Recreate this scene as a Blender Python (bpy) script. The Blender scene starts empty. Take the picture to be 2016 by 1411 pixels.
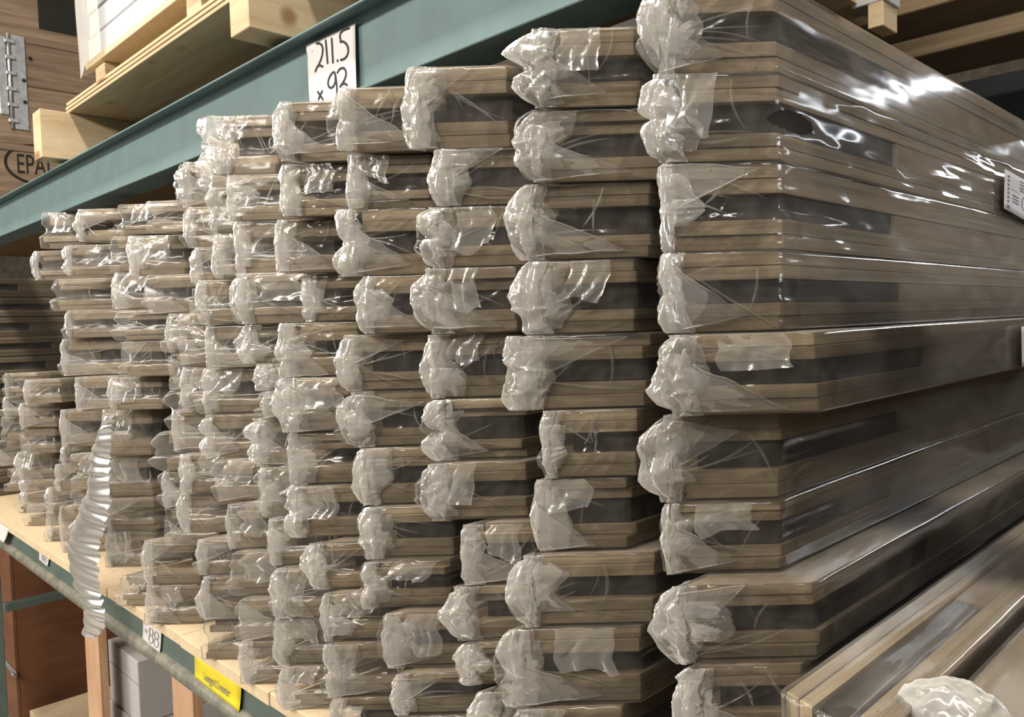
import bpy, bmesh, math, random
import numpy as np
from mathutils import Vector, Matrix

# ---------------------------------------------------------------- camera, world, lights
S = bpy.context.scene
COL = S.collection
W, H = 2016, 1411
FPX = 1578.49
CZ = 2.65                                   # eye height above the floor
RM = np.array([[0.69781367, -0.01156973, 0.71618589],
               [0.71568908, 0.05184554, -0.69649205],
               [-0.02907282, 0.99858809, 0.04445886]])
_u, _s, _v = np.linalg.svd(RM)
RM = _u @ _v
cd = bpy.data.cameras.new('camera')
cam = bpy.data.objects.new('camera', cd)
COL.objects.link(cam)
cd.sensor_width = 36.0
cd.lens = FPX * 36.0 / W
cd.clip_start = 0.02
m4 = Matrix([list(RM[0]) + [0], list(RM[1]) + [0], list(RM[2]) + [CZ], [0, 0, 0, 1]])
cam.matrix_world = m4
S.camera = cam

S.view_settings.view_transform = 'Standard'
S.view_settings.look = 'None'
S.view_settings.gamma = 1.0
S.view_settings.exposure = -0.22
S.view_settings.use_curve_mapping = False
S.cycles.transparent_max_bounces = 20
S.cycles.max_bounces = 6
S.cycles.diffuse_bounces = 3
S.cycles.adaptive_threshold = 0.025
S.cycles.caustics_reflective = False
S.cycles.caustics_refractive = False

wd = bpy.data.worlds.new('hall')
S.world = wd
wd.use_nodes = True
wd.node_tree.nodes['Background'].inputs[0].default_value = (1.0, 0.92, 0.80, 1)
wd.node_tree.nodes['Background'].inputs[1].default_value = 0.14


def area(name, loc, target, sx, sy, power, color):
    d = bpy.data.lights.new(name, 'AREA')
    d.shape = 'RECTANGLE'
    d.size, d.size_y = sx, sy
    d.energy = power
    d.color = color
    o = bpy.data.objects.new(name, d)
    COL.objects.link(o)
    o.location = loc
    o.rotation_euler = (Vector(target) - Vector(loc)).to_track_quat('-Z', 'Y').to_euler()
    return o


WARM = (1.0, 0.93, 0.83)
for i, x in enumerate((-7.0, -4.4, -1.8, 0.8)):
    area('aisle_lamp_light', (x, -0.15, CZ + 3.8), (x, 0.2, CZ - 0.6), 2.3, 0.3, (75, 90, 170, 150)[i], WARM)
# the lamps over the far side of this aisle, the far left end of the aisle, and the aisle behind the rack
for x, pw_ in ((-5.5, 235), (-1.0, 320)):
    area('far_side_lamp_light', (x, -3.3, CZ + 2.3), (x - 0.4, 1.0, CZ - 0.5), 3.0, 0.6, pw_, WARM)
area('left_aisle_light', (-7.0, -3.2, CZ + 0.6), (-2.8, 1.0, CZ - 0.5), 3.0, 2.0, 150, WARM)
area('rear_aisle_light', (1.3, 5.6, CZ + 1.35), (-0.5, 1.6, CZ), 3.0, 0.5, 100, (0.90, 0.94, 1.0))
area('right_side_fill_light', (3.0, 1.6, CZ + 0.58), (-0.4, 1.5, CZ + 0.2), 1.4, 0.3, 58, (0.97, 0.97, 1.0))  # unseen fill lamp, added to brighten the right-hand pack sides

# ---------------------------------------------------------------- pixel -> point helpers


def ray(px, py):
    return RM @ np.array([px - W / 2, -(py - H / 2), -FPX])


def atY(px, py, y):
    r = ray(px, py)
    r = r * (y / r[1])
    return np.array([r[0], r[1], r[2] + CZ])


def atX(px, py, x):
    r = ray(px, py)
    r = r * (x / r[0])
    return np.array([r[0], r[1], r[2] + CZ])


def atZ(px, py, z):
    r = ray(px, py)
    r = r * ((z - CZ) / r[2])
    return np.array([r[0], r[1], r[2] + CZ])


SHELF = CZ - 0.9873
BEAM_TOP = CZ + 0.767
BEAM_LOW = CZ + 0.557

# ---------------------------------------------------------------- materials


def nt(name):
    m = bpy.data.materials.new(name)
    m.use_nodes = True
    t = m.node_tree
    for n in list(t.nodes):
        t.nodes.remove(n)
    out = t.nodes.new('ShaderNodeOutputMaterial')
    return m, t, out


def N(t, typ, **kw):
    n = t.nodes.new(typ)
    for k, v in kw.items():
        if k == 'inp':
            for a, b in v.items():
                n.inputs[a].default_value = b
        else:
            setattr(n, k, v)
    return n


def ramp(t, stops):
    r = t.nodes.new('ShaderNodeValToRGB')
    e = r.color_ramp.elements
    while len(e) < len(stops):
        e.new(0.5)
    for i, (p, c) in enumerate(stops):
        e[i].position = p
        e[i].color = (c[0], c[1], c[2], 1)
    return r


def wood(name, dark, light, scale=(6, 2.5, 90), rough=0.55, vary=0.25, knots=False):
    m, t, out = nt(name)
    L = t.links.new
    tc = N(t, 'ShaderNodeTexCoord')
    oi = N(t, 'ShaderNodeObjectInfo')
    off = N(t, 'ShaderNodeVectorMath', operation='SCALE', inp={0: (37, 51, 23)})
    L(oi.outputs['Random'], off.inputs['Scale'])
    add = N(t, 'ShaderNodeVectorMath', operation='ADD')
    L(tc.outputs['Object'], add.inputs[0])
    L(off.outputs[0], add.inputs[1])
    mp = N(t, 'ShaderNodeMapping')
    mp.inputs['Scale'].default_value = scale
    L(add.outputs[0], mp.inputs[0])
    n1 = N(t, 'ShaderNodeTexNoise', inp={'Scale': 1.0, 'Detail': 6.0, 'Roughness': 0.62, 'Distortion': 0.6})
    L(mp.outputs[0], n1.inputs['Vector'])
    r = ramp(t, [(0.28, dark), (0.72, light)])
    L(n1.outputs['Fac'], r.inputs[0])
    n2 = N(t, 'ShaderNodeTexNoise', inp={'Scale': 220.0, 'Detail': 2.0})
    L(add.outputs[0], n2.inputs['Vector'])
    hsv = N(t, 'ShaderNodeHueSaturation')
    mr = N(t, 'ShaderNodeMapRange', inp={3: 1.0 - vary, 4: 1.0 + vary})
    L(oi.outputs['Random'], mr.inputs[0])
    L(mr.outputs[0], hsv.inputs['Value'])
    mr2 = N(t, 'ShaderNodeMapRange', inp={3: 0.85, 4: 1.15})
    L(n2.outputs['Fac'], mr2.inputs[0])
    mul = N(t, 'ShaderNodeMix', data_type='RGBA', blend_type='MULTIPLY', inp={0: 1.0})
    L(r.outputs[0], mul.inputs[6])
    L(mr2.outputs[0], mul.inputs[7])
    col = mul.outputs[2]
    if knots:
        v = N(t, 'ShaderNodeTexVoronoi', inp={'Scale': 2.2})
        mp2 = N(t, 'ShaderNodeMapping')
        mp2.inputs['Scale'].default_value = (1.0, 2.2, 2.2)
        L(add.outputs[0], mp2.inputs[0])
        L(mp2.outputs[0], v.inputs['Vector'])
        kr = ramp(t, [(0.0, (0.18, 0.10, 0.05)), (0.09, (0.5, 0.35, 0.2)), (0.16, (1, 1, 1))])
        L(v.outputs['Distance'], kr.inputs[0])
        mk = N(t, 'ShaderNodeMix', data_type='RGBA', blend_type='MULTIPLY', inp={0: 0.8})
        L(col, mk.inputs[6])
        L(kr.outputs[0], mk.inputs[7])
        col = mk.outputs[2]
    L(col, hsv.inputs['Color'])
    b = N(t, 'ShaderNodeBsdfPrincipled', inp={'Roughness': rough})
    b.inputs['Specular IOR Level'].default_value = 0.3
    L(hsv.outputs[0], b.inputs['Base Color'])
    bp = N(t, 'ShaderNodeBump', inp={'Strength': 0.15, 'Distance': 0.002})
    L(n1.outputs['Fac'], bp.inputs['Height'])
    L(bp.outputs[0], b.inputs['Normal'])
    L(b.outputs[0], out.inputs[0])
    return m


def plain(name, col, rough=0.5, spec=0.4, metal=0.0, mottle=0.12, scale=14.0, bump=0.0):
    m, t, out = nt(name)
    L = t.links.new
    tc = N(t, 'ShaderNodeTexCoord')
    n1 = N(t, 'ShaderNodeTexNoise', inp={'Scale': scale, 'Detail': 5.0, 'Roughness': 0.65})
    L(tc.outputs['Object'], n1.inputs['Vector'])
    lo = [c * (1 - mottle) for c in col]
    hi = [min(1, c * (1 + mottle)) for c in col]
    r = ramp(t, [(0.3, lo), (0.7, hi)])
    L(n1.outputs['Fac'], r.inputs[0])
    b = N(t, 'ShaderNodeBsdfPrincipled', inp={'Roughness': rough, 'Metallic': metal})
    b.inputs['Specular IOR Level'].default_value = spec
    L(r.outputs[0], b.inputs['Base Color'])
    if bump:
        bp = N(t, 'ShaderNodeBump', inp={'Strength': bump, 'Distance': 0.003})
        L(n1.outputs['Fac'], bp.inputs['Height'])
        L(bp.outputs[0], b.inputs['Normal'])
    L(b.outputs[0], out.inputs[0])
    return m


def film(name, haze, rough, bump_s=0.0, scale=10.0, gloss=0.5, side=False):
    """clear polyethylene: see-through, a little milky, glossy; denser where the sheet is seen edge-on"""
    m, t, out = nt(name)
    L = t.links.new
    lw = N(t, 'ShaderNodeLayerWeight', inp={'Blend': 0.5})
    fr = N(t, 'ShaderNodeFresnel', inp={'IOR': 1.5})
    dif = N(t, 'ShaderNodeBsdfDiffuse', inp={'Color': (0.92, 0.895, 0.85, 1)})
    trl = N(t, 'ShaderNodeBsdfTranslucent', inp={'Color': (0.92, 0.895, 0.85, 1)})
    gl = N(t, 'ShaderNodeBsdfGlossy', inp={'Roughness': rough, 'Color': (1, 1, 1, 1)})
    cosn = N(t, 'ShaderNodeMath', operation='SUBTRACT', inp={0: 1.08})
    dv = N(t, 'ShaderNodeMath', operation='DIVIDE', use_clamp=True, inp={0: haze})
    if bump_s > 0:
        tc = N(t, 'ShaderNodeTexCoord')
        mp = N(t, 'ShaderNodeMapping')
        mp.inputs['Rotation'].default_value = (0.5, 0.7, 0.2)
        mp.inputs['Scale'].default_value = (1.0, 0.35, 1.0) if side else (1, 1, 0.8)
        L(tc.outputs['Object'], mp.inputs[0])
        n2 = N(t, 'ShaderNodeTexNoise', inp={'Scale': scale, 'Detail': 1.5, 'Distortion': 0.8})
        L(mp.outputs[0], n2.inputs['Vector'])
        bp = N(t, 'ShaderNodeBump', inp={'Strength': bump_s, 'Distance': 0.006})
        L(n2.outputs['Fac'], bp.inputs['Height'])
        for n in (dif, gl, fr):
            L(bp.outputs[0], n.inputs['Normal'])
        hz = N(t, 'ShaderNodeMapRange', inp={1: 0.35, 2: 0.75, 3: haze * 0.6, 4: haze * 1.5})
        L(n2.outputs['Fac'], hz.inputs[0])
        L(hz.outputs[0], dv.inputs[0])
    L(lw.outputs['Facing'], cosn.inputs[1])
    L(cosn.outputs[0], dv.inputs[1])
    milk = N(t, 'ShaderNodeMixShader', inp={0: 0.4})
    L(dif.outputs[0], milk.inputs[1])
    L(trl.outputs[0], milk.inputs[2])
    tr = N(t, 'ShaderNodeBsdfTransparent', inp={'Color': (0.975, 0.97, 0.96, 1)})
    mx = N(t, 'ShaderNodeMixShader')
    L(dv.outputs[0], mx.inputs[0])
    L(tr.outputs[0], mx.inputs[1])
    L(milk.outputs[0], mx.inputs[2])
    fm = N(t, 'ShaderNodeMath', operation='MULTIPLY', use_clamp=True, inp={1: gloss * 1.6})
    L(fr.outputs[0], fm.inputs[0])
    mx2 = N(t, 'ShaderNodeMixShader')
    L(fm.outputs[0], mx2.inputs[0])
    L(mx.outputs[0], mx2.inputs[1])
    L(gl.outputs[0], mx2.inputs[2])
    L(mx2.outputs[0], out.inputs[0])
    return m


M = {}
M['board'] = wood('light_door_board', (0.165, 0.122, 0.072), (0.350, 0.275, 0.180), (7, 2.2, 110), 0.5, 0.16)
M['filler'] = wood('filler_board', (0.20, 0.14, 0.082), (0.30, 0.225, 0.142), (7, 2.2, 60), 0.5, 0.14)
M['film'] = film('clear_film', 0.04, 0.15, 0.12, 22, 0.4)
M['fold'] = film('folded_film', 0.20, 0.18, gloss=0.45)
M['milkyfilm'] = film('milky_film', 0.095, 0.2, 0.08, 22, 0.35)
M['sidefilm'] = film('clear_side_film', 0.05, 0.14, 0.22, 14, 0.5, side=True)
M['crumple'] = film('crumpled_film', 0.33, 0.18, gloss=0.5)
M['tail'] = film('ribbed_film', 0.42, 0.25, gloss=0.5)
M['shelfboard'] = wood('particle_board', (0.52, 0.40, 0.25), (0.66, 0.53, 0.36), (40, 40, 40), 0.6, 0.03)
M['pine'] = wood('pine', (0.42, 0.31, 0.18), (0.58, 0.46, 0.30), (5, 2.0, 22), 0.6, 0.1, knots=True)
M['pineX'] = wood('pine_plank', (0.36, 0.265, 0.15), (0.56, 0.43, 0.27), (1.6, 14, 40), 0.6, 0.1, knots=True)
M['oldwood'] = wood('weathered_crate_wood', (0.10, 0.066, 0.042), (0.25, 0.175, 0.115), (6, 1.6, 34), 0.6, 0.15)
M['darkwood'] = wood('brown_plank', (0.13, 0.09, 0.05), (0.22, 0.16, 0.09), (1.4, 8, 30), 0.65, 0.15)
M['redply'] = wood('red_plywood', (0.15, 0.062, 0.03), (0.22, 0.10, 0.052), (3, 3, 10), 0.6, 0.05)
M['pinkply'] = wood('pink_plywood', (0.50, 0.29, 0.17), (0.62, 0.40, 0.26), (8, 8, 3), 0.6, 0.05)
M['teal'] = plain('teal_rack_paint', (0.112, 0.172, 0.176), 0.55, 0.25, mottle=0.10, scale=9, bump=0.05)
M['green'] = plain('green_rack_paint', (0.09, 0.125, 0.11), 0.45, 0.45, mottle=0.14, scale=9, bump=0.05)
M['wornlip'] = plain('scuffed_rack_lip', (0.15, 0.145, 0.115), 0.5, 0.4, mottle=0.45, scale=18, bump=0.1)
M['steel'] = plain('galvanised_steel', (0.40, 0.41, 0.42), 0.42, 0.5, metal=0.7, mottle=0.25, scale=30, bump=0.2)
M['voidshade'] = plain('void_shade', (0.05, 0.042, 0.036), 0.8, 0.15)  # dark colour standing in for shade inside the hollow packs
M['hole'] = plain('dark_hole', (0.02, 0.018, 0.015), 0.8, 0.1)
M['rearshade'] = plain('rear_beam_shade', (0.03, 0.035, 0.035), 0.5, 0.3)  # near-black in place of rack paint: shade put into the colour
M['paper'] = plain('paper', (0.60, 0.575, 0.575), 0.75, 0.2, mottle=0.05, scale=10)
M['ink'] = plain('black_ink', (0.012, 0.012, 0.014), 0.5, 0.2)
M['greyink'] = plain('grey_print', (0.20, 0.19, 0.19), 0.6, 0.2)
M['yellow'] = plain('yellow_card', (0.72, 0.60, 0.03), 0.5, 0.3, mottle=0.08)
M['white'] = plain('white_carton', (0.50, 0.505, 0.52), 0.5, 0.3, mottle=0.03)
M['seam'] = plain('carton_seam', (0.25, 0.25, 0.26), 0.7, 0.2)
M['carton'] = plain('grey_white_carton', (0.50, 0.48, 0.49), 0.6, 0.3, mottle=0.05)
M['concrete'] = plain('concrete', (0.30, 0.28, 0.25), 0.6, 0.3, mottle=0.2)
M['wall'] = plain('dark_wall', (0.10, 0.085, 0.065), 0.8, 0.1, mottle=0.3)

# ---------------------------------------------------------------- mesh helpers


def mesh_obj(name, verts, faces, mat, parent=None, smooth=False, loc=None):
    me = bpy.data.meshes.new(name)
    me.from_pydata([tuple(v) for v in verts], [], faces)
    me.update()
    if smooth:
        me.polygons.foreach_set('use_smooth', [True] * len(me.polygons))
    me.materials.append(mat)
    o = bpy.data.objects.new(name, me)
    COL.objects.link(o)
    if parent is not None:
        o.parent = parent
    if loc is not None:
        o.location = loc
    return o


def bm_obj(name, bm, mat, parent=None, smooth=False, loc=None):
    me = bpy.data.meshes.new(name)
    bm.to_mesh(me)
    bm.free()
    if smooth:
        me.polygons.foreach_set('use_smooth', [True] * len(me.polygons))
    for q in (mat if isinstance(mat, (list, tuple)) else [mat]):
        me.materials.append(q)
    o = bpy.data.objects.new(name, me)
    COL.objects.link(o)
    if parent is not None:
        o.parent = parent
    if loc is not None:
        o.location = loc
    return o


def add_box(bm, lo, hi, bev=0.0):
    vs = [bm.verts.new((x, y, z)) for z in (lo[2], hi[2]) for y in (lo[1], hi[1]) for x in (lo[0], hi[0])]
    fs = [(0, 2, 3, 1), (4, 5, 7, 6), (0, 1, 5, 4), (2, 6, 7, 3), (0, 4, 6, 2), (1, 3, 7, 5)]
    faces = [bm.faces.new([vs[i] for i in f]) for f in fs]
    if bev > 0:
        es = list({e for f in faces for e in f.edges})
        bmesh.ops.bevel(bm, geom=es, offset=bev, segments=1, affect='EDGES', profile=0.6)
    return faces


def box(name, lo, hi, mat, parent=None, bev=0.001, loc=None):
    bm = bmesh.new()
    add_box(bm, lo, hi, bev)
    return bm_obj(name, bm, mat, parent, loc=loc)


def add_poly_prism(bm, pts, axis, a, b):
    """extrude a 2-D outline along axis (0=x: pts are y,z; 1=y: pts are x,z; 2=z: pts are x,y)"""
    def mk(p, t):
        return {0: (t, p[0], p[1]), 1: (p[0], t, p[1]), 2: (p[0], p[1], t)}[axis]
    va = [bm.verts.new(mk(p, a)) for p in pts]
    vb = [bm.verts.new(mk(p, b)) for p in pts]
    n = len(pts)
    bm.faces.new(va)
    bm.faces.new(vb[::-1])
    for i in range(n):
        bm.faces.new([va[i], vb[i], vb[(i + 1) % n], va[(i + 1) % n]])
    bmesh.ops.recalc_face_normals(bm, faces=bm.faces[:])


def empty(name, loc, label, cat, group=None, rotz=0.0):
    o = bpy.data.objects.new(name, None)
    COL.objects.link(o)
    o.empty_display_size = 0.05
    o.location = loc
    o.rotation_euler = (0, 0, rotz)
    tag(o, label, cat, group)
    return o


def tag(o, label, cat, group=None):
    o['label'] = label
    o['category'] = cat
    if group:
        o['group'] = group
    return o


def struct(o):
    o['kind'] = 'structure'
    return o


def stroke(bm, pts, wd, to3, lift=0.0007):
    """a marker line: a flat ribbon with rounded joints along 2-D points, placed on a surface by to3(u, v, lift)"""
    P = [np.array(p, float) for p in pts]
    n = len(P)
    L_, R_ = [], []
    for i in range(n):
        d = P[min(i + 1, n - 1)] - P[max(i - 1, 0)]
        d = d / (np.linalg.norm(d) + 1e-9)
        nn = np.array([-d[1], d[0]])
        w = wd * (0.8 if i in (0, n - 1) else 1.0) * 0.5
        L_.append(bm.verts.new(to3(*(P[i] + nn * w), lift)))
        R_.append(bm.verts.new(to3(*(P[i] - nn * w), lift)))
    for i in range(n - 1):
        bm.faces.new([L_[i], R_[i], R_[i + 1], L_[i + 1]])


def arc(cx, cy, rx, ry, a0, a1, n=14):
    return [(cx + rx * math.cos(math.radians(a0 + (a1 - a0) * i / n)),
             cy + ry * math.sin(math.radians(a0 + (a1 - a0) * i / n))) for i in range(n + 1)]


# numpy value noise ------------------------------------------------
def _h(i, j, k, s):
    v = (i * 374761393 + j * 668265263 + k * 1274126177 + s * 974634777) & 0x7fffffff
    v = ((v ^ (v >> 13)) * 1103515245 + 12345) & 0x7fffffff
    v = ((v ^ (v >> 16)) * 1664525 + 1013904223) & 0x7fffffff
    return v / 0x7fffffff


def vnoise(P, s=0):
    P = np.asarray(P, float)
    I = np.floor(P).astype(np.int64)
    F = P - I
    F = F * F * (3 - 2 * F)
    r = 0
    for dx in (0, 1):
        wx = F[:, 0] if dx else 1 - F[:, 0]
        for dy in (0, 1):
            wy = F[:, 1] if dy else 1 - F[:, 1]
            for dz in (0, 1):
                wz = F[:, 2] if dz else 1 - F[:, 2]
                r = r + wx * wy * wz * _h(I[:, 0] + dx, I[:, 1] + dy, I[:, 2] + dz, s)
    return r


def ridge(P, s=0):
    return 1 - np.abs(2 * vnoise(P, s) - 1)


def sstep(a, b, x):
    t = np.clip((x - a) / (b - a), 0, 1)
    return t * t * (3 - 2 * t)


def grid_faces(nu, nv, base=0):
    f = []
    for j in range(nv - 1):
        for i in range(nu - 1):
            a = base + j * nu + i
            f.append((a, a + 1, a + nu + 1, a + nu))
    return f


# ---------------------------------------------------------------- the plastic bag around a pack
def bag(w, h, zl, zh, seed, res, holes=(), puff=0.0, Lb=1.7, sink=None, glint=0.0, flare=0.0):
    """local frame: x 0..w, y 0 (front) .. Lb (back), z 0..h; void between zl and zh"""
    rng = random.Random(seed)
    o = 0.004
    lo = np.array([-o, -o - 0.002, -o * 0.4])
    hi = np.array([w + o, Lb, h + o * 0.4])
    nu, nw = int(26 * res), int(20 * res)
    ny = int(26 * res)
    xs = np.linspace(lo[0], hi[0], nu)
    zs = np.linspace(lo[2], hi[2], nw)
    ys = lo[1] + (Lb - lo[1]) * np.linspace(0, 1, ny) ** 2.2
    V, Fc = [], []

    def patch(A):
        nv_, nu_ = A.shape[:2]
        b = sum(len(v) for v in V)
        V.append(A.reshape(-1, 3))
        Fc.extend(grid_faces(nu_, nv_, b))
    X, Z = np.meshgrid(xs, zs)
    patch(np.stack([X, np.full_like(X, lo[1]), Z], -1))
    Yg, Zg = np.meshgrid(ys, zs)
    patch(np.stack([np.full_like(Yg, hi[0]), Yg, Zg], -1))
    patch(np.stack([np.full_like(Yg, lo[0]), Yg, Zg], -1)[:, ::-1])
    Xg, Yq = np.meshgrid(xs, ys)
    patch(np.stack([Xg, Yq, np.full_like(Xg, hi[2])], -1))
    patch(np.stack([Xg, Yq, np.full_like(Xg, lo[2])], -1)[::-1])
    P = np.concatenate(V)
    r = 0.004
    inner = np.clip(P, lo + r, hi - r)
    Nn = P - inner
    Nn /= (np.linalg.norm(Nn, axis=1, keepdims=True) + 1e-9)
    P = inner + Nn * r
    x, y, z = P[:, 0], P[:, 1], P[:, 2]
    ff = np.exp(-np.clip(y, 0, None) / 0.10)
    front = np.exp(-np.clip(y, 0, None) / 0.02)
    # pull folds fanning out of a gathered point near the left end
    d = np.zeros(len(P))
    for g in range(2):
        gx = rng.uniform(-0.02, 0.03) if g == 0 else rng.uniform(0.02, w * 0.9)
        gz = rng.uniform(0.1, 0.9) * h if g == 0 else rng.choice((-0.01, h + 0.01))
        th = np.arctan2(z - gz, x - gx)
        rr = np.hypot(z - gz, x - gx)
        k = rng.uniform(2.0, 4.0)
        fan = ridge(np.stack([th * k + seed * 3.1, rr * 5, np.full_like(th, seed * 0.7 + g)], -1), seed + g) ** 2.5
        fan2 = ridge(np.stack([th * k * 2.3 + seed, rr * 9, np.full_like(th, seed * 0.3)], -1), seed + 7 + g) ** 3
        d += (0.007 if g == 0 else 0.005) * (fan ** 1.6 + 0.3 * fan2) * sstep(0.0, 0.05, rr) * np.exp(-rr / 0.16) * ff
    q = np.stack([x * 16 + seed, y * 9, z * 20], -1)
    q2 = q + 2.0 * vnoise(q * 0.6, seed + 3)[:, None]
    d += 0.0035 * ridge(q2, seed + 5) ** 4 * (0.75 * ff + 0.25)
    q3 = np.stack([x * 45 + seed, y * 25, z * 45], -1)
    d += 0.0006 * ridge(q3 + 2 * vnoise(q3 * 0.5, seed)[:, None], seed + 9) ** 2 * ff
    # slanting slack waves along the long side
    s1 = np.stack([y * 7 + z * 16 + seed, z * 5, np.full_like(y, 0.3)], -1)
    d += (0.004 + glint * 0.006) * ridge(s1, seed + 11) ** 4 * (1 - ff) * (x > w * 0.9)
    if glint > 0:
        s2 = np.stack([y * 11 + seed, z * 26, np.full_like(y, 0.7)], -1)
        s2 = s2 + 1.5 * vnoise(s2 * 0.7, seed + 21)[:, None]
        d += glint * 0.006 * ridge(s2, seed + 23) ** 3 * (1 - ff) * (x > w * 0.9)
    # horizontal and vertical neighbours keep the top and bottom sheets flat
    flat = np.abs(Nn[:, 2])
    d *= (1 - 0.85 * flat) * np.where(np.abs(Nn[:, 1]) > 0.9, 1.0, 0.55)
    # sheet sinks into the hollow between the boards
    vm = sstep(zl - 0.002, zl + 0.012, z) * (1 - sstep(zh - 0.012, zh + 0.002, z))
    depth = np.exp(-np.clip(y - 0.05, 0, None) / 0.2)
    sink = rng.uniform(0.008, 0.018) if sink is None else sink
    d -= vm * sink * depth * (0.6 + 0.6 * vnoise(np.stack([x * 12, y * 6 + seed, z * 12], -1), seed)) * (1 - flat)
    P = P + Nn * d[:, None]
    # the sheet follows boards that stick out to the left at the bottom
    if flare > 0:
        P[:, 0] -= flare * (1 - sstep(zl - 0.002, zl + 0.4 * (zh - zl), P[:, 2])) * np.exp(-np.clip(P[:, 0], 0, None) / 0.012)
    # loose bulge to the left of the front end
    if puff > 0:
        pb = np.exp(-np.clip(x, 0, None) / 0.03) * np.exp(-np.clip(y, 0, None) / 0.06)
        zz = np.sin(np.clip(z / h, 0, 1) * math.pi) ** 0.6
        nb = 0.5 + 0.8 * vnoise(np.stack([z * 30 + seed, x * 20, y * 20], -1), seed + 2)
        P[:, 0] -= puff * pb * zz * nb
        P[:, 1] -= puff * 0.6 * pb * zz * nb
    Vv = P
    if holes:
        keep = []
        for f in Fc:
            c = Vv[list(f)].mean(0)
            hit = False
            for (hx, hy, hz, rx, ry, rz) in holes:
                if ((c[0] - hx) / rx) ** 2 + ((c[1] - hy) / ry) ** 2 + ((c[2] - hz) / rz) ** 2 < 1:
                    hit = True
            if not hit:
                keep.append(f)
        Fc = keep
    bm = bmesh.new()
    vs = [bm.verts.new(p) for p in Vv]
    for f in Fc:
        bm.faces.new([vs[i] for i in f])
    bmesh.ops.remove_doubles(bm, verts=bm.verts[:], dist=0.0004)
    for f in bm.faces:
        f.smooth = True
        c = f.calc_center_median()
        if c.y > 0.05:
            f.material_index = 1
    return bm


def crumple_mesh(bm, h, seed, res, out=0.03, inn=0.05, amp=0.004, z0=-0.004, z1=None, fwd=0.014):
    """gathered film rolled round the left front edge: a pleated, half-open tube"""
    rng = random.Random(seed * 13 + 5)
    z1 = h + 0.002 if z1 is None else z1
    m, n = int(24 * res), int(19 * res)
    s = np.linspace(0, 1, n)
    tz = np.linspace(0, 1, m)
    Sg, Tg = np.meshgrid(s, tz)
    S_, T_ = Sg.ravel(), Tg.ravel()
    o1 = np.ones_like(T_)
    ang = math.pi * (1.2 * S_)                    # from the front face round to the left side
    lobes = rng.choice((1, 1, 1, 2))
    ph = rng.uniform(-0.15, 0.25)
    env = np.abs(np.sin(np.clip((T_ * (1 + ph) - ph * 0.5), 0, 1) * math.pi * lobes)) ** 0.55
    ra = (0.22 + 0.78 * env) * (0.65 + 0.6 * vnoise(np.stack([T_ * 4 + seed, S_ * 1.1, 0.5 * o1], -1), seed))
    inx = inn * (0.45 + 0.9 * vnoise(np.stack([T_ * 3.0 + seed, T_ * 0, 0.1 * o1], -1), seed + 4))
    x = np.where(ang < math.pi / 2, np.cos(ang) * inx, np.cos(ang) * out * ra)
    y = -0.0065 - np.sin(np.clip(ang, 0, math.pi)) * fwd * ra + np.where(ang > math.pi, (ang - math.pi) * 0.05, 0)
    z = z0 + (z1 - z0) * T_
    # pleats: sharp crests running mostly along the edge, fanning from a gathered point
    tg = rng.uniform(0.1, 0.9)
    rad = np.hypot((T_ - tg) * 1.2, S_ + 0.08)
    th = np.arctan2((T_ - tg) * 1.2, S_ + 0.08)
    w1 = vnoise(np.stack([S_ * 3 + seed, T_ * 2.4, 0.3 * o1], -1), seed + 1)
    p1 = ridge(np.stack([S_ * 7 + 1.4 * w1 + seed, T_ * 1.6 + w1, seed * 0.37 * o1], -1), seed + 2)
    p2 = ridge(np.stack([th * 2.6 + w1 + seed, rad * 1.3, 0.9 * o1], -1), seed + 3)
    p3 = ridge(np.stack([S_ * 15 + 3 * w1, T_ * 10 + seed, 2.2 * o1], -1), seed + 6)
    dd = amp * (1.0 * (p1 - 0.5) + 0.9 * (p2 - 0.5) + 0.35 * (p3 - 0.5))
    x = x + np.cos(ang) * dd
    y = np.minimum(y - np.abs(np.sin(ang)) * dd, np.where(x > -0.002, -0.0062, 9))
    z = z + amp * 0.6 * (vnoise(np.stack([S_ * 7, T_ * 9 + seed, S_ * 0], -1), seed + 8) - 0.5)
    vs = [bm.verts.new(p) for p in np.stack([x, y, z], -1)]
    for f in grid_faces(n, m):
        fc = bm.faces.new([vs[i] for i in f])
        fc.smooth = False


def crease_lines(bm, w, h, seed, n):
    """thin raised creases running over the front from a gathered point at the left"""
    rng = random.Random(seed * 7 + 3)
    gz = rng.uniform(0.1, 0.9) * h
    for k in range(n):
        if rng.random() < 0.7:
            a = np.array([rng.uniform(0.0, 0.02), gz + rng.uniform(-0.01, 0.01)])
            b = np.array([w * rng.uniform(0.35, 1.0), rng.uniform(0.02, 0.98) * h])
        else:
            a = np.array([w * rng.uniform(0.2, 0.9), h * rng.uniform(0.7, 1.0)])
            b = a + np.array([rng.uniform(-0.03, 0.03), -h * rng.uniform(0.25, 0.6)])
            b[0] = min(max(b[0], 0.004), w - 0.004)
        bend = rng.uniform(-0.10, 0.10)
        d = b - a
        nn = np.array([-d[1], d[0]])
        m = 14
        wd, ht = rng.uniform(0.0008, 0.0022), rng.uniform(0.0012, 0.003)
        rows = []
        un = nn / (np.linalg.norm(nn) + 1e-9)
        for i in range(m + 1):
            t = i / m
            c = a + d * t + nn * bend * math.sin(math.pi * t)
            f = math.sin(math.pi * min(1, t * 0.9 + 0.08)) ** 0.7
            y0 = -0.0066
            rows.append([bm.verts.new((c[0] + un[0] * wd * q * f, y0 - ht * f * (1 - abs(q)), c[1] + un[1] * wd * q * f)) for q in (-1, -0.4, 0.4, 1)])
        for i in range(m):
            for q in range(3):
                fc = bm.faces.new([rows[i][q], rows[i + 1][q], rows[i + 1][q + 1], rows[i][q + 1]])
                fc.smooth = True


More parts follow.
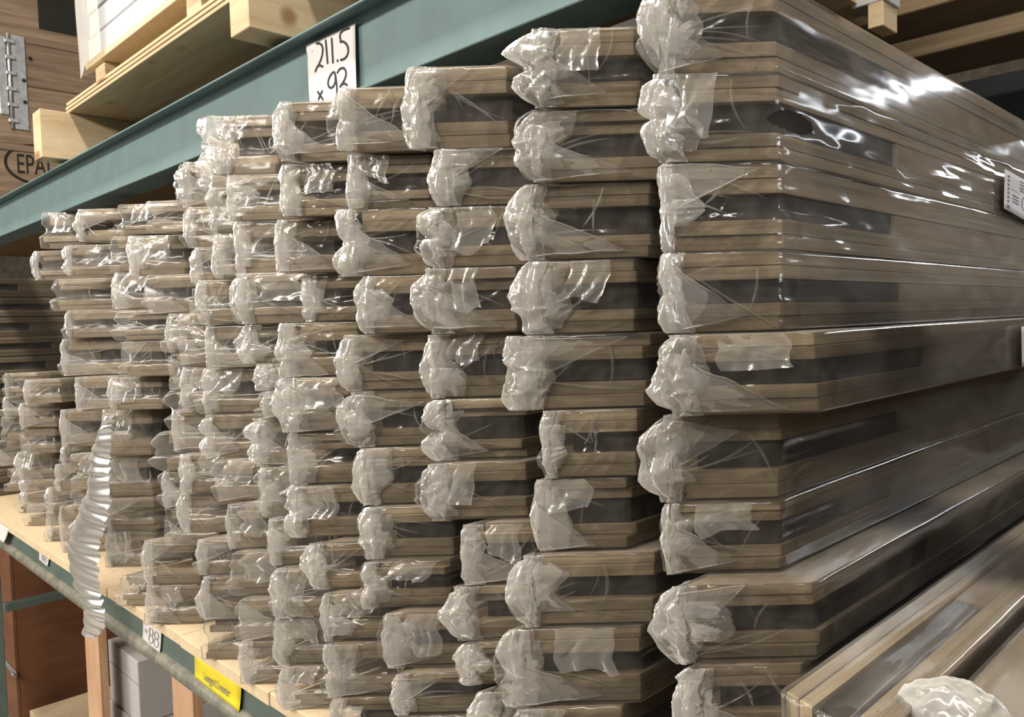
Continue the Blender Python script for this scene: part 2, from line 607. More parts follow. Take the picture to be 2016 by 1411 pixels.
def flap_mesh(bm, A, B, C, seed, n=12, off=0.012, hem=0.0022):
    """a loose triangular fold of film lying over the front: A, B on the gathered edge, C the far tip (x, z pairs)"""
    A, B, C = (np.array(p, float) for p in (A, B, C))
    pts, idx = [], {}
    for i in range(n + 1):
        for j in range(n + 1 - i):
            a, b = i / n, j / n
            c = 1 - a - b
            p = c * A + b * B + a * C
            idx[(i, j)] = len(pts)
            th = b / (b + c + 1e-6)
            wr = 0.005 * float(ridge(np.array([[th * 5 + seed, a * 1.2, 0.4]]), seed)[0]) ** 2 * (1 - a)
            yy = -0.008 - off * (1 - a) ** 1.5 * (0.4 + 0.6 * math.sin(math.pi * min(1, th + .15))) - wr
            nb = float(vnoise(np.array([[p[0] * 40 + seed, p[1] * 40, 0.2]]), seed + 3)[0]) - 0.5
            pts.append((p[0] + 0.006 * nb, yy, p[1] + 0.006 * nb))
    vs = [bm.verts.new(p) for p in pts]
    for i in range(n):
        for j in range(n - i):
            fc = bm.faces.new([vs[idx[(i, j)]], vs[idx[(i + 1, j)]], vs[idx[(i, j + 1)]]])
            fc.smooth = True
            if j < n - i - 1:
                fc = bm.faces.new([vs[idx[(i + 1, j)]], vs[idx[(i + 1, j + 1)]], vs[idx[(i, j + 1)]]])
                fc.smooth = True
    # rolled hem along the free edges
    for edge in ([(i, 0) for i in range(n + 1)], [(i, n - i) for i in range(n + 1)]):
        rings = []
        for (i, j) in edge:
            p = np.array(pts[idx[(i, j)]])
            rings.append([bm.verts.new(p + np.array([0, -math.cos(t), math.sin(t)]) * hem * (1 - 0.5 * i / n))
                          for t in (-1.9, -0.7, 0.7, 1.9)])
        for k in range(len(rings) - 1):
            for q in range(3):
                fc = bm.faces.new([rings[k][q], rings[k + 1][q], rings[k + 1][q + 1], rings[k][q + 1]])
                fc.smooth = True


def drape_mesh(bm, x0, x1, zt, zb, seed, nu=16, nv=14, off=0.014):
    """a ragged hanging sheet of film on the front"""
    U, Vv = np.meshgrid(np.linspace(0, 1, nu), np.linspace(0, 1, nv))
    u, v = U.ravel(), Vv.ravel()
    zb_ = zb + (zt - zb) * 0.4 * vnoise(np.stack([u * 2.2 + seed, u * 0, u * 0 + 0.3], -1), seed)
    x = x0 + (x1 - x0) * (u + 0.35 * (v - 0.5) * (1 if seed % 2 else -1) * 0.5 + 0.30 * (vnoise(np.stack([v * 3, u * 0 + seed, u * 0], -1), seed) - 0.5))
    z = zt + (zb_ - zt) * v
    f = ridge(np.stack([u * 6 + v * 0.8 + seed, v * 1.4, u * 0 + 0.7], -1), seed + 2) ** 2.5
    y = -0.009 - off * (0.3 + 0.7 * v) * (0.3 + f) - 0.004 * vnoise(np.stack([u * 9, v * 9, u * 0 + seed], -1), seed)
    vs = [bm.verts.new(p) for p in np.stack([x, y, z], -1)]
    for fi in grid_faces(nu, nv):
        fc = bm.faces.new([vs[i] for i in fi])
        fc.smooth = True


def clampz(bm, h):
    for v in bm.verts:
        v.co.z = min(max(v.co.z, -0.0008), h + 0.0012)


def mitred(o, T, side):
    """the ends of the packs are cut at 45 degrees: slant everything along the width"""
    for c in o.children:
        if c.type == 'MESH':
            n = len(c.data.vertices)
            a = np.empty(n * 3)
            c.data.vertices.foreach_get('co', a)
            a = a.reshape(-1, 3)
            a[:, 1] += T * (a[:, 2] if side else a[:, 0])
            c.data.vertices.foreach_set('co', a.ravel())
            c.data.update()
        mitred(c, T, side)


# ---------------------------------------------------------------- one wrapped pack of boards
SEED = [100]


def pack(loc, w, h, label, group, cat='board pack', res=1.0, detail=2, yaw=0.0, L=1.95, style=None, holes=(),
         puff=None, void_len=None, side=False, tname='wrapped_board_pack', gap=9.0, mitre=1.0, sink=None, glint=0.0):
    SEED[0] += 1
    sd = SEED[0]
    rng = random.Random(sd)
    root = empty(tname, loc, label, cat, group, yaw)
    if side:
        root.rotation_euler = (0, math.radians(-90), yaw)
    tb = 0.0205 * h / 0.124 * rng.uniform(0.93, 1.07)
    zl, zh = 2 * tb, h - 2 * tb
    g = 0.0004
    rc = 0.03 if res > 1.2 else rng.choice((0.04, 0.08, 0.12)) if res > 1.0 else rng.choice((0.12, 0.2, 0.3))
    vl = void_len if void_len is not None else rng.uniform(0.42, 0.5)
    flare = 0.0 if side or res > 1.3 else rng.choice((0.0, 0.004, 0.009, 0.015)) if gap > 0.022 else 0.0
    for k, (a, b) in enumerate(((0, tb), (tb, 2 * tb), (h - 2 * tb, h - tb), (h - tb, h))):
        jx = rng.uniform(-0.003, 0.003)
        jy = rng.uniform(0.0, 0.007)
        if rng.random() < 0.3:
            jy += rng.uniform(0.005, 0.02)
        x0 = (max(0.0, jx) - (flare if k < 2 else 0.0)) + (rng.uniform(0, 0.012) if rng.random() < 0.3 else 0)
        box('board', (x0, jy, a + g), (w - rng.uniform(0, 0.004), L, b - g), M['board'], root, 0.0007)
    box('spacer_block', (0.004, vl, zl + g), (w - 0.004, L - 0.02, zh - g), M['filler'], root, 0.0007)
    box('void_shade_block', (0.012, rc, zl + 0.001), (w - 0.009, vl - 0.001, zh - 0.001), M['voidshade'], root, 0.0005)  # dark block added in the hollow to make it read as shaded
    pf = min(puff, 0.02) if puff is not None else rng.choice((0.0, 0.0, 0.008, 0.012))
    pf = min(pf, max(0.0, (gap - 0.008) / 1.3))
    bm = bag(w, h, zl, zh, sd, res, holes, pf, Lb=L - 0.05, sink=sink, glint=glint, flare=flare)
    clampz(bm, h)
    wrap = bm_obj('plastic_wrap', bm, [M['film'] if res > 1.1 or detail <= 0 else M['milkyfilm'], M['sidefilm']], root)
    if detail <= 0:
        mitred(root, mitre, side)
        return root
    st = style or rng.choice(('tri_down', 'tri_up', 'tri_down', 'drape', 'both', 'none'))
    bm = bmesh.new()
    o_ = rng.choice((0.005, 0.008, 0.012, 0.018, 0.026)) if puff is None or puff < 0.02 else rng.uniform(0.022, 0.034)
    if res <= 1.0:
        o_ *= 0.6
    o_ = min(o_, max(0.003, (gap - 0.004) / 1.3))
    crumple_mesh(bm, h, sd, res, out=o_, inn=rng.uniform(0.006, 0.018) * (0.5 if res <= 1.0 else 1.0), amp=0.004 + 0.14 * o_)
    if detail > 1 and (res > 1.0 or rng.random() < 0.35):
        crumple_mesh(bm, h, sd + 50, res, out=o_ * 0.6, inn=rng.uniform(0.015, 0.04), amp=0.004,
                     z0=rng.uniform(0.0, 0.3) * h, z1=h * rng.uniform(0.75, 1.0), fwd=0.010)
    clampz(bm, h)
    if res > 1.0 or rng.random() < 0.6:
        c = bm_obj('crumpled_film', bm, M['crumple'], wrap)
        c['label'] = 'white bunched film at the left end'
    else:
        bm.free()
    if True:
        bm = bmesh.new()
        crease_lines(bm, w, h, sd, rng.randint(3, 6))
        if st in ('tri_down', 'both'):
            flap_mesh(bm, (0.0, h * rng.uniform(0.6, 0.97)), (0.0, h * rng.uniform(-0.02, 0.1)),
                      (w * rng.uniform(0.5, 0.9), h * rng.uniform(0.0, 0.2)), sd)
        if st == 'tri_up':
            flap_mesh(bm, (0.0, h * rng.uniform(0.9, 1.0)), (0.0, h * rng.uniform(0.2, 0.5)),
                      (w * rng.uniform(0.45, 0.9), h * rng.uniform(0.75, 1.0)), sd)
        if st in ('drape', 'both'):
            a = rng.uniform(0.05, 0.35)
            drape_mesh(bm, w * a, w * min(1.0, a + rng.uniform(0.35, 0.6)), h * 1.0, h * rng.uniform(0.1, 0.5), sd)
        clampz(bm, h)
        bm_obj('film_fold', bm, M['fold'], wrap)
    mitred(root, mitre, side)
    return root


# ---------------------------------------------------------------- setting
struct(box('floor', (-11, -4, -0.1), (5, 7.6, 0.0), M['concrete'], bev=0))
struct(box('wall_left', (-11, -4, 0), (-10.9, 7.6, 5.5), M['wall'], bev=0))
struct(box('wall_back', (-11, 7.6, 0), (5, 7.7, 5.5), M['wall'], bev=0))

# ---------------------------------------------------------------- the stacks: (left px, top px, bottom px, right px or None, front plane Y, options)
ORD = ['', 'first', 'second', 'third', 'fourth', 'fifth', 'sixth', 'seventh', 'eighth', 'ninth', 'tenth', 'eleventh',
       'twelfth', 'thirteenth', 'fourteenth', 'fifteenth', 'sixteenth']
n_ = None
STACKS = [
    ('A', 'rightmost stack', 2.0, [
        (1312, -34, 148, 1526, 1.00, dict(style='tri_down', puff=0.024, glint=-0.45)), (1318, 148, 322, 1532, 1.00, dict(style='drape', hole=1, puff=0.01, glint=1.4)),
        (1318, 323, 497, 1536, 1.00, dict(style='tri_up', glint=0.8)), (1326, 498, 657, 1537, 0.995, dict(style='tri_down')),
        (1352, 657, 815, 1610, 0.985, dict(style='both', puff=0.03)), (1328, 818, 988, 1532, 0.995, dict(style='tri_up', puff=0.02)),
        (1326, 986, 1138, 1532, 0.99, dict(style='both')), (1350, 1138, 1306, 1602, 0.96, dict(style='tri_up', puff=0.05)),
        (1372, 1306, 1440, 1575, 0.96, dict(style='tri_down')), (1320, 1440, 1600, 1560, 0.96, dict(style='none'))]),
    ('B', 'second stack from the right', 1.8, [
        (1074, 58, 215, 1250, 1.00, dict(style='both', puff=0.03)), (1066, 216, 361, 1300, 1.00, dict(style='tri_down', puff=0.03)),
        (1058, 362, 513, 1280, 1.00, dict(style='tri_down', puff=0.03)), (1066, 514, 659, n_, 1.00, dict(style='drape', puff=0.03)),
        (1048, 659, 806, 1272, 0.985, dict(style='tri_up', puff=0.035)), (1086, 807, 941, 1255, 1.00, dict(style='none')),
        (1072, 941, 1085, 1236, 0.99, dict(style='both')), (1056, 1088, 1226, 1286, 0.965, dict(style='none', puff=0.02)),
        (1026, 1240, 1388, 1260, 0.94, dict(style='both', puff=0.03)), (1040, 1388, 1530, n_, 0.94, {}), (1046, 1530, 1665, n_, 0.96, dict(style='none'))]),
    ('C', 'third stack from the right', 1.4, [
        (837, 132, 298, n_, 0.98, dict(style='tri_up', puff=0.02)), (882, 292, 408, n_, 1.01, dict(style='tri_up')), (870, 406, 527, n_, 1.00, dict(style='drape', puff=0.02)),
        (866, 527, 656, 1018, 0.99, dict(style='both', puff=0.02)), (864, 659, 784, n_, 1.00, dict(style='drape')), (882, 785, 908, 1024, 1.00, dict(style='tri_down', puff=0.02)),
        (870, 908, 1025, 1033, 0.975, dict(style='drape', puff=0.02)), (928, 1027, 1150, n_, 0.99, {}), (920, 1150, 1260, n_, 0.98, dict(puff=0.02)),
        (936, 1262, 1350, n_, 0.98, {}), (967, 1351, 1470, n_, 0.98, {}), (950, 1470, 1585, n_, 0.98, dict(style='none'))]),
    ('D', 'fourth stack from the right', 1.25, [
        (686, 172, 305, n_, 0.97, dict(style='tri_down', puff=0.015)), (703, 300, 413, n_, 1.0, dict(style='both')), (700, 412, 546, n_, 0.99, dict(style='tri_down')),
        (730, 542, 655, n_, 1.0, dict(style='tri_down')), (696, 660, 768, n_, 0.985, dict(style='tri_up')), (716, 770, 878, n_, 1.0, dict(style='tri_up', puff=0.025)),
        (728, 882, 994, n_, 1.0, {}), (744, 995, 1098, n_, 1.0, {}), (734, 1104, 1194, n_, 0.98, dict(style='drape')),
        (774, 1205, 1316, n_, 0.99, dict(style='both')), (792, 1320, 1406, n_, 0.985, dict(style='tri_up')), (800, 1406, 1500, n_, 0.985, dict(style='none'))]),
    ('E', 'fifth stack from the right', 1.15, [
        (567, 200, 320, n_, 0.955, dict(style='tri_down', puff=0.015)), (576, 322, 428, n_, 0.975, dict(style='drape')), (560, 431, 537, n_, 0.975, dict(style='tri_down')),
        (612, 540, 634, n_, 1.03, dict(style='none')), (574, 635, 742, n_, 0.98, dict(style='tri_down')), (584, 743, 850, n_, 0.98, dict(puff=0.02)), (584, 850, 952, n_, 0.98, dict(style='tri_up')),
        (596, 955, 1060, n_, 0.985, dict(style='drape', puff=0.02)), (630, 1064, 1160, n_, 0.985, {}), (650, 1164, 1262, n_, 0.985, dict(style='drape')),
        (660, 1262, 1370, n_, 0.985, dict(style='both')), (668, 1370, 1468, n_, 0.985, {})]),
    ('F', 'sixth stack from the right', 1.05, [
        (430, 228, 345, 540, 0.955, dict(style='drape')), (464, 346, 433, n_, 0.98, dict(style='tri_up')), (478, 438, 537, n_, 0.99, {}), (488, 541, 634, 682, 0.965, dict(style='drape')),
        (500, 643, 715, n_, 0.985, dict(style='none')), (530, 716, 769, n_, 1.0, dict(style='none')), (532, 769, 822, n_, 0.995, {}), (520, 822, 918, n_, 0.99, {}), (527, 918, 1016, n_, 0.99, {}),
        (544, 1016, 1112, n_, 0.99, {}), (558, 1116, 1213, n_, 0.99, dict(style='both')), (557, 1215, 1308, n_, 0.99, {}), (566, 1309, 1394, n_, 0.992, dict(style='both'))]),
    ('G', 'seventh stack from the right', 1.0, [
        (410, 276, 372, n_, 1.0, {}), (428, 374, 459, n_, 0.99, {}), (437, 462, 548, n_, 0.99, {}), (403, 552, 637, n_, 0.965, dict(style='none')), (421, 640, 724, n_, 0.985, {}),
        (414, 725, 813, n_, 0.985, {}), (418, 815, 902, n_, 0.985, {}), (438, 904, 988, n_, 0.99, {}), (460, 988, 1073, n_, 0.99, {}), (474, 1090, 1173, n_, 0.99, {}), (486, 1174, 1259, n_, 0.99, {}),
        (490, 1260, 1340, n_, 0.992, {})]),
    ('H', 'eighth stack from the right', 0.95, [
        (374, 318, 405, n_, 0.99, dict(puff=0.02)), (382, 412, 487, n_, 0.985, dict(style='drape')), (396, 488, 563, n_, 0.985, {}), (386, 568, 640, n_, 0.995, {}), (366, 645, 721, n_, 0.985, {}),
        (371, 724, 804, n_, 0.985, {}), (352, 808, 889, n_, 0.975, {}), (374, 892, 968, n_, 0.98, dict(style='drape')), (370, 972, 1052, n_, 0.98, {}), (405, 1055, 1130, n_, 0.985, {}),
        (412, 1133, 1216, n_, 0.985, {}), (411, 1219, 1296, n_, 0.985, dict(style='none'))]),
    ('I', 'ninth stack from the right', 0.9, [
        (300, 395, 459, n_, 0.99, {}), (269, 463, 540, n_, 0.975, dict(style='drape')), (300, 545, 616, n_, 0.985, {}), (342, 620, 694, n_, 1.0, {}), (346, 694, 766, n_, 1.0, {}), (345, 768, 848, n_, 1.0, {}),
        (332, 848, 925, n_, 0.99, dict(puff=0.02)), (332, 927, 998, n_, 0.99, {}), (334, 998, 1066, n_, 0.99, {}), (299, 1070, 1149, n_, 0.98, dict(hole=2)), (303, 1150, 1227, n_, 0.982, dict(style='both'))]),
    ('J', 'tenth stack from the right', 0.9, [
        (240, 402, 458, n_, 0.995, dict(style='drape')), (230, 469, 533, n_, 0.99, {}), (234, 540, 608, n_, 0.99, {}), (242, 612, 668, n_, 0.99, dict(style='none')), (252, 672, 741, n_, 1.0, dict(style='tri_up')),
        (230, 742, 805, n_, 0.985, dict(style='drape')), (212, 808, 896, n_, 0.975, dict(style='drape')), (214, 898, 978, n_, 0.98, {}), (219, 978, 1045, n_, 0.982, {}), (221, 1045, 1122, n_, 0.982, dict(style='drape')),
        (249, 1125, 1192, n_, 0.983, dict(style='drape'))]),
    ('K', 'eleventh stack from the right', 0.85, [
        (165, 411, 477, n_, 1.03, dict(hole=3)), (140, 482, 539, n_, 1.02, dict(style='drape', w=0.20)), (116, 553, 610, n_, 1.03, dict(style='none', w=0.30)), (141, 613, 665, n_, 1.04, dict(w=0.20)), (131, 667, 740, n_, 1.03, dict(style='tri_down', w=0.20)),
        (160, 741, 806, n_, 1.04, dict(style='tri_down')), (130, 809, 877, n_, 1.03, dict(w=0.20)), (132, 878, 915, n_, 1.05, dict(style='none', w=0.20)), (118, 916, 962, n_, 1.05, dict(w=0.20)),
        (104, 962, 1006, n_, 1.055, dict(style='none', w=0.20)), (101, 1008, 1066, n_, 1.06, dict(w=0.20))]),
    ('Q', 'short stack behind the ribbed film', 0.85, [
        (148, 893, 962, n_, 1.02, dict(style='drape')), (150, 964, 1004, n_, 1.03, {}), (126, 1004, 1084, n_, 1.045, dict(style='drape', w=0.20))]),
    ('L', 'pair standing out at the far left stack top', 0.85, [
        (89, 418, 489, n_, 1.04, dict(style='drape')), (76, 494, 552, n_, 1.04, dict(style='none', w=0.42))]),
    ('M', 'farthest left low stack', 0.8, [
        (18, 734, 779, n_, 1.11, dict(style='none')), (15, 780, 819, n_, 1.11, {}), (11, 820, 866, n_, 1.11, {}), (6, 868, 920, n_, 1.11, {}), (20, 920, 970, n_, 1.115, {}), (40, 972, 1018, n_, 1.12, {})]),
    ('N', 'second farthest left low stack', 0.8, [
        (56, 747, 792, n_, 1.06, dict(style='tri_up')), (48, 794, 840, n_, 1.06, {}), (48, 843, 889, n_, 1.06, {}), (44, 892, 942, n_, 1.07, {}), (52, 944, 990, n_, 1.075, {}), (62, 990, 1036, n_, 1.08, {})]),
]
rects = []
for key, nm, res, lst in STACKS:
    R = []
    for (xl, yt, yb, xr, Y, op) in lst:
        ym = (yt + yb) / 2
        X0 = atY(xl, ym, Y)[0]
        zt, zb = atY(xl, yt, Y)[2], atY(xl, yb, Y)[2]
        if xr:
            k_ = ray(xr, ym)
            k_ = k_[0] / k_[1]
            X1 = X0 + (k_ * Y - X0) / (1 - k_)
        else:
            X1 = X0 + op.get('w', 0.113)
        R.append(dict(k=key, nm=nm, res=res, X0=X0, X1=X1, zt=zt, zb=zb, Y=Y, op=op, fixed=xr is not None, n=len(R) + 1, N=len(lst)))
    for a, b in zip(R, R[1:]):
        mid = (a['zb'] + b['zt']) / 2
        a['zb'] = mid
        b['zt'] = mid
    if abs(R[-1]['zb'] - SHELF) < 0.06 or key in 'ABCDE':
        R[-1]['zb'] = SHELF
    rects.append(R)
ALL = [r for R in rects for r in R]
for r in ALL:
    for q in ALL:
        if q is r or q['X0'] <= r['X0'] + 0.01:
            continue
        if min(r['zt'], q['zt']) - max(r['zb'], q['zb']) > 0.006:
            r['X1'] = min(r['X1'], q['X0'] - 0.014)
for r in ALL:
    w = r['X1'] - r['X0']
    if w < 0.09:
        print('NARROW', r['k'], r['n'], round(w, 3))
    if r['zt'] - r['zb'] < 0.05:
        print('THIN', r['k'], r['n'], round(r['zt'] - r['zb'], 3))
    h = r['zt'] - r['zb'] - 0.0035
    gap = 9.0
    for q in ALL:
        if q['X0'] < r['X0'] - 0.01 and min(r['zt'], q['zt']) - max(r['zb'], q['zb']) > 0.004 and q['Y'] < r['Y'] + 0.03:
            gap = min(gap, r['X0'] - q['X1'])
    op = dict(r['op'])
    hl = op.pop('hole', 0)
    op.pop('w', None)
    holes = ()
    if hl == 1:
        holes = ((w + 0.004, 0.035, h * 0.46, 0.02, 0.055, 0.018),)
    elif hl == 2:
        holes = ((w * 0.45, -0.01, h * 0.42, 0.055, 0.03, 0.024),)
    elif hl == 3:
        holes = ((w * 0.35, -0.01, h * 0.5, 0.05, 0.03, 0.03),)
    if r['k'] == 'L':
        label = ('topmost' if r['n'] == 1 else 'lower') + ' of two film-wrapped packs jutting out left under the teal beam'
        grp = 'packs jutting out on top of the left stacks'
    else:
        o_ = 'topmost' if r['n'] == 1 else 'bottom pack' if r['n'] == r['N'] else ORD[r['n']] + ' from the top'
        label = 'film-wrapped pale board pack, %s of the %s' % (o_, r['nm'])
        grp = 'film-wrapped packs in the ' + r['nm']
    pack((r['X0'], r['Y'], r['zb'] + 0.0015), w, h, label, grp, res=r['res'], holes=holes,
         detail=2 if r['res'] > 0.86 else 1, gap=gap, sink=op.pop('sink', (0.002 + 0.003 * (r['n'] % 3 == 0)) if r['k'] in 'ABCD' else None),
         glint=op.pop('glint', 0.0), **op)

# ---------------------------------------------------------------- packs lying to the right of the stacks
zt0 = CZ - 0.45
pack((-0.330, 0.835, zt0 - 0.19), 0.19, 0.124, 'wrapped board pack lying on its narrow side right of the stacks',
     'packs lying right of the stacks', res=1.5, side=True, style='none', puff=0.0, void_len=0.5, mitre=0.35, gap=0.004)
pack((-0.318, 0.985, zt0 - 0.150), 0.23, 0.13, 'wide flat wrapped pack with a bunched film knot, bottom right corner',
     'packs lying right of the stacks', res=1.4, style='none', puff=0.0, gap=0.004, mitre=0.0)
zz = zt0 - 0.200
kk = 0
while zz - 0.125 > SHELF - 0.002:
    kk += 1
    hh = min(0.125, zz - SHELF)
    if zz - hh - SHELF < 0.08:
        hh = zz - SHELF
    pack((-0.455, 0.93, zz - hh + 0.001), 0.20, hh - 0.003, 'flat wrapped pack %s under the narrow-side pack' % ('right', 'second', 'third')[kk - 1],
         'packs lying right of the stacks', res=0.7, style='none', detail=1, gap=0.008)
    zz -= hh
zz = zt0 - 0.152
kk = 0
while zz - SHELF > 0.05:
    kk += 1
    hh = 0.125
    if zz - hh - SHELF < 0.08:
        hh = zz - SHELF
    pack((-0.24, 1.0, zz - hh + 0.001), 0.18, hh - 0.003, 'flat wrapped pack %s under the wide pack with film knot' % ('right', 'second', 'third')[kk - 1],
         'packs lying right of the stacks', res=0.7, style='none', detail=1, gap=0.008)
    zz -= hh

# unseen stack added just right of the view to keep light off the lower right
zz = SHELF
for k in range(9):
    pack((0.16, 0.98, zz + 0.0015), 0.185, 0.121, 'unseen wrapped pack added right of the view to block light, %s from the shelf' % ORD[k + 1],
         'unseen light-blocking stack added right of the view', res=0.5, style='none', detail=0, puff=0.0, L=2.7)
    zz += 0.1245

# bunched knot of film at the front of the wide flat pack
bm = bmesh.new()
bmesh.ops.create_icosphere(bm, subdivisions=5, radius=1.0)
P = np.array([v.co[:] for v in bm.verts])
q = P * 2.4 + 1.5 * vnoise(P * 1.8 + 4, 3)[:, None]
dd = 0.34 * (ridge(q * np.array([0.7, 0.6, 0.9]), 5) - 0.5) + 0.07 * (ridge(P * np.array([6, 4, 3]) + vnoise(P * 3, 2)[:, None] * 2, 9) - 0.5)
P = P * (1 + dd)[:, None] * np.array([0.056, 0.042, 0.046])
for v, p in zip(bm.verts, P):
    v.co = p
for f in bm.faces:
    f.smooth = True
wide = [o for o in COL.objects if o.get('label', '').startswith('wide flat')][0]
kc = atZ(1925, 1375, zt0 - 0.02)
o = bm_obj('crumpled_film', bm, M['crumple'], wide, loc=Vector((kc[0], 0.968, zt0 - 0.02)) - wide.location)
o['label'] = 'big white knot of bunched film'

# pencilled mark and faint stamp on the end of one board pack in the second stack
rB = rects[1][2]
rootB = [o for o in COL.objects if o.get('label', '') == 'film-wrapped pale board pack, third from the top of the second stack from the right'][0]


def mitre_pt(px, py, lift=0.0):
    r_ = ray(px, py)
    t0 = (rB['X0'] - (rB['Y'] - 0.0045)) / (r_[0] - r_[1])
    p = r_ * t0
    return (p[0] - rootB.location.x, p[1] - rootB.location.y, p[2] + CZ - rootB.location.z)


bm = bmesh.new()
for g_ in ([(1127, 402), (1129, 412)], [(1127, 402), (1138, 399)], [(1128, 407), (1136, 404)], [(1129, 412), (1138, 409)],
           [(1146, 398), (1141, 411)], [(1155, 398), (1151, 411)], [(1173, 394), (1164, 409)]):
    stroke(bm, g_, 1.6, mitre_pt)
rng_ = random.Random(4)
for k in range(26):
    x_, y_ = 1126 + rng_.random() * 38, 372 + (k % 2) * 9 + rng_.random() * 3
    stroke(bm, [(x_, y_), (x_ + 2.0, y_ - 0.6)], 1.3, mitre_pt)
bm_obj('handwriting', bm, M['greyink'], rootB)

# stack beyond the left end whose long sides face the camera
for k in range(12):
    hh = 0.124
    zb = SHELF + k * hh
    if zb + hh > CZ + 0.50:
        break
    pack((-6.0, 0.92 + 0.03 * math.sin(k * 2.3), zb + 0.0015), 0.185, hh - 0.003,
         'board pack seen side on past the left stacks, %s from the shelf' % ORD[k + 1], 'side-on packs past the left stacks', res=0.7,
         detail=0, puff=0.0, void_len=0.25 + 0.2 * ((k * 7) % 5) / 5)

# ---------------------------------------------------------------- hanging ribbed film strip
cl = [(222, 812), (210, 850), (202, 890), (196, 930), (196, 975), (184, 1015), (170, 1055), (164, 1095), (168, 1140), (182, 1185), (190, 1210), (180, 1245)]
hw = [6, 12, 17, 20, 23, 26, 29, 31, 30, 23, 19, 11]
CLp = np.array([atY(p[0], p[1], 0.925)for p in cl])
HWp = np.array([abs(atY(p[0] + a, p[1], 0.925)[0] - atY(p[0], p[1], 0.925)[0]) for p, a in zip(cl, hw)])
ns, nu = 110, 13
ti = np.linspace(0, len(cl) - 1, ns)
cx_ = np.interp(ti, range(len(cl)), CLp[:, 0])
cz_ = np.interp(ti, range(len(cl)), CLp[:, 2])
wv = np.interp(ti, range(len(cl)), HWp)
VV = []
for i in range(ns):
    for j in range(nu):
        u = j / (nu - 1) * 2 - 1
        rib = 0.006 * math.sin(i * 2 * math.pi / 5 + 0.8 * u) * (0.6 + 0.4 * math.sin(i * 0.31))
        VV.append((cx_[i] + u * wv[i] + 0.004 * math.sin(i * 0.5), 0.925 - 0.025 * math.cos(u * 1.4) + rib * (0.5 + abs(u)), cz_[i] + 0.01 * u * math.sin(i * 0.23) + rib))
o = mesh_obj('hanging_film_strip', VV, grid_faces(nu, ns), M['tail'], smooth=True)
tag(o, 'long ribbed strip of torn clear film hanging over the shelf edge', 'film strip')

# ---------------------------------------------------------------- rack: shelf board, beams
XL, XR = -9.0, 1.6
zs = SHELF - 0.001
t_ = 0.038
joints = [XL, -6.4, -4.93, -3.34, -2.62, -2.02, -0.9, XR]
lbls = ['far left', 'left', 'left middle', 'middle', 'right middle', 'right', 'far right']
for i in range(len(joints) - 1):
    a, b = joints[i], joints[i + 1]
    o = box('shelf_board', (a + 0.0015, 0.0, -t_), (b - 0.0015, 2.2, 0), M['shelfboard'], bev=0.0015, loc=(0, 1.0 + 0.004 * (i % 2), zs))
    nm = ['under the far left packs, running out of view', 'under the low left stacks', 'under the hanging film strip', 'behind the handwritten eighty-eight card',
          'between the white and yellow cards', 'over the yellow card', 'under the right stacks']
    tag(o, 'pale particle board shelf panel ' + nm[i], 'shelf board', 'shelf boards of the rack')
# lower beam: flat green face with a rolled, scuffed lip
zb0 = zs - t_ - 0.0005
pts = [(1.03, zb0), (1.14, zb0), (1.14, zb0 - 0.14), (1.05, zb0 - 0.14)]
pts += [(1.03 + 0.03 * math.cos(a), zb0 - 0.112 + 0.03 * math.sin(a)) for a in [math.radians(v) for v in range(250, 90, -16)]]
bm = bmesh.new()
add_poly_prism(bm, pts, 0, XL, XR)
for f in bm.faces:
    c = f.calc_center_median()
    if c.y < 1.0305 + 0.03 and c.z < zb0 - 0.078:
        f.material_index = 1
o = bm_obj('rack_beam', bm, [M['green'], M['wornlip']])
tag(o, 'green painted rack beam with scuffed rounded lip under the shelf', 'rack beam')
# upper beam: channel with a flange on top and a lip below
zt, zl_ = BEAM_TOP, BEAM_LOW
pts = [(1.048, zt - 0.036), (1.10, zt), (1.21, zt), (1.21, zl_), (1.092, zl_), (1.092, zl_ + 0.008), (1.10, zl_ + 0.012), (1.10, zt - 0.032), (1.048, zt - 0.042)]
bm = bmesh.new()
add_poly_prism(bm, pts, 0, XL, XR)
bmesh.ops.bevel(bm, geom=[e for e in bm.edges if abs(e.verts[0].co.x - e.verts[1].co.x) > 1], offset=0.0015, segments=2, affect='EDGES')
o = bm_obj('rack_beam', bm, M['teal'])
tag(o, 'teal painted steel rack beam over the stacks with a paper sign', 'rack beam')
# rear beams and uprights
for nm, z0, z1, mt in (('lower', zb0 - 0.14, zb0, 'green'), ('upper', zl_, zt, 'teal')):
    o = box('rack_beam', (XL, 3.02, z0), (XR, 3.10, z1), M['rearshade'], bev=0.003)  # beams coloured dark to look unlit
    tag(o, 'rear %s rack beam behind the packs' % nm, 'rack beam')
for x in (XL - 0.051, XR + 0.051):
    for y in (1.12, 2.95):
        o = box('rack_upright', (x - 0.05, y - 0.0, 0), (x + 0.05, y + 0.07, 4.0), M['green'], bev=0.004)
        tag(o, 'green rack upright at the %s, %s row' % ('left end' if x < 0 else 'right end', 'front' if y < 2 else 'rear'), 'rack upright')

# ---------------------------------------------------------------- paper sign on the upper beam
def on_beam(Y):
    return Y


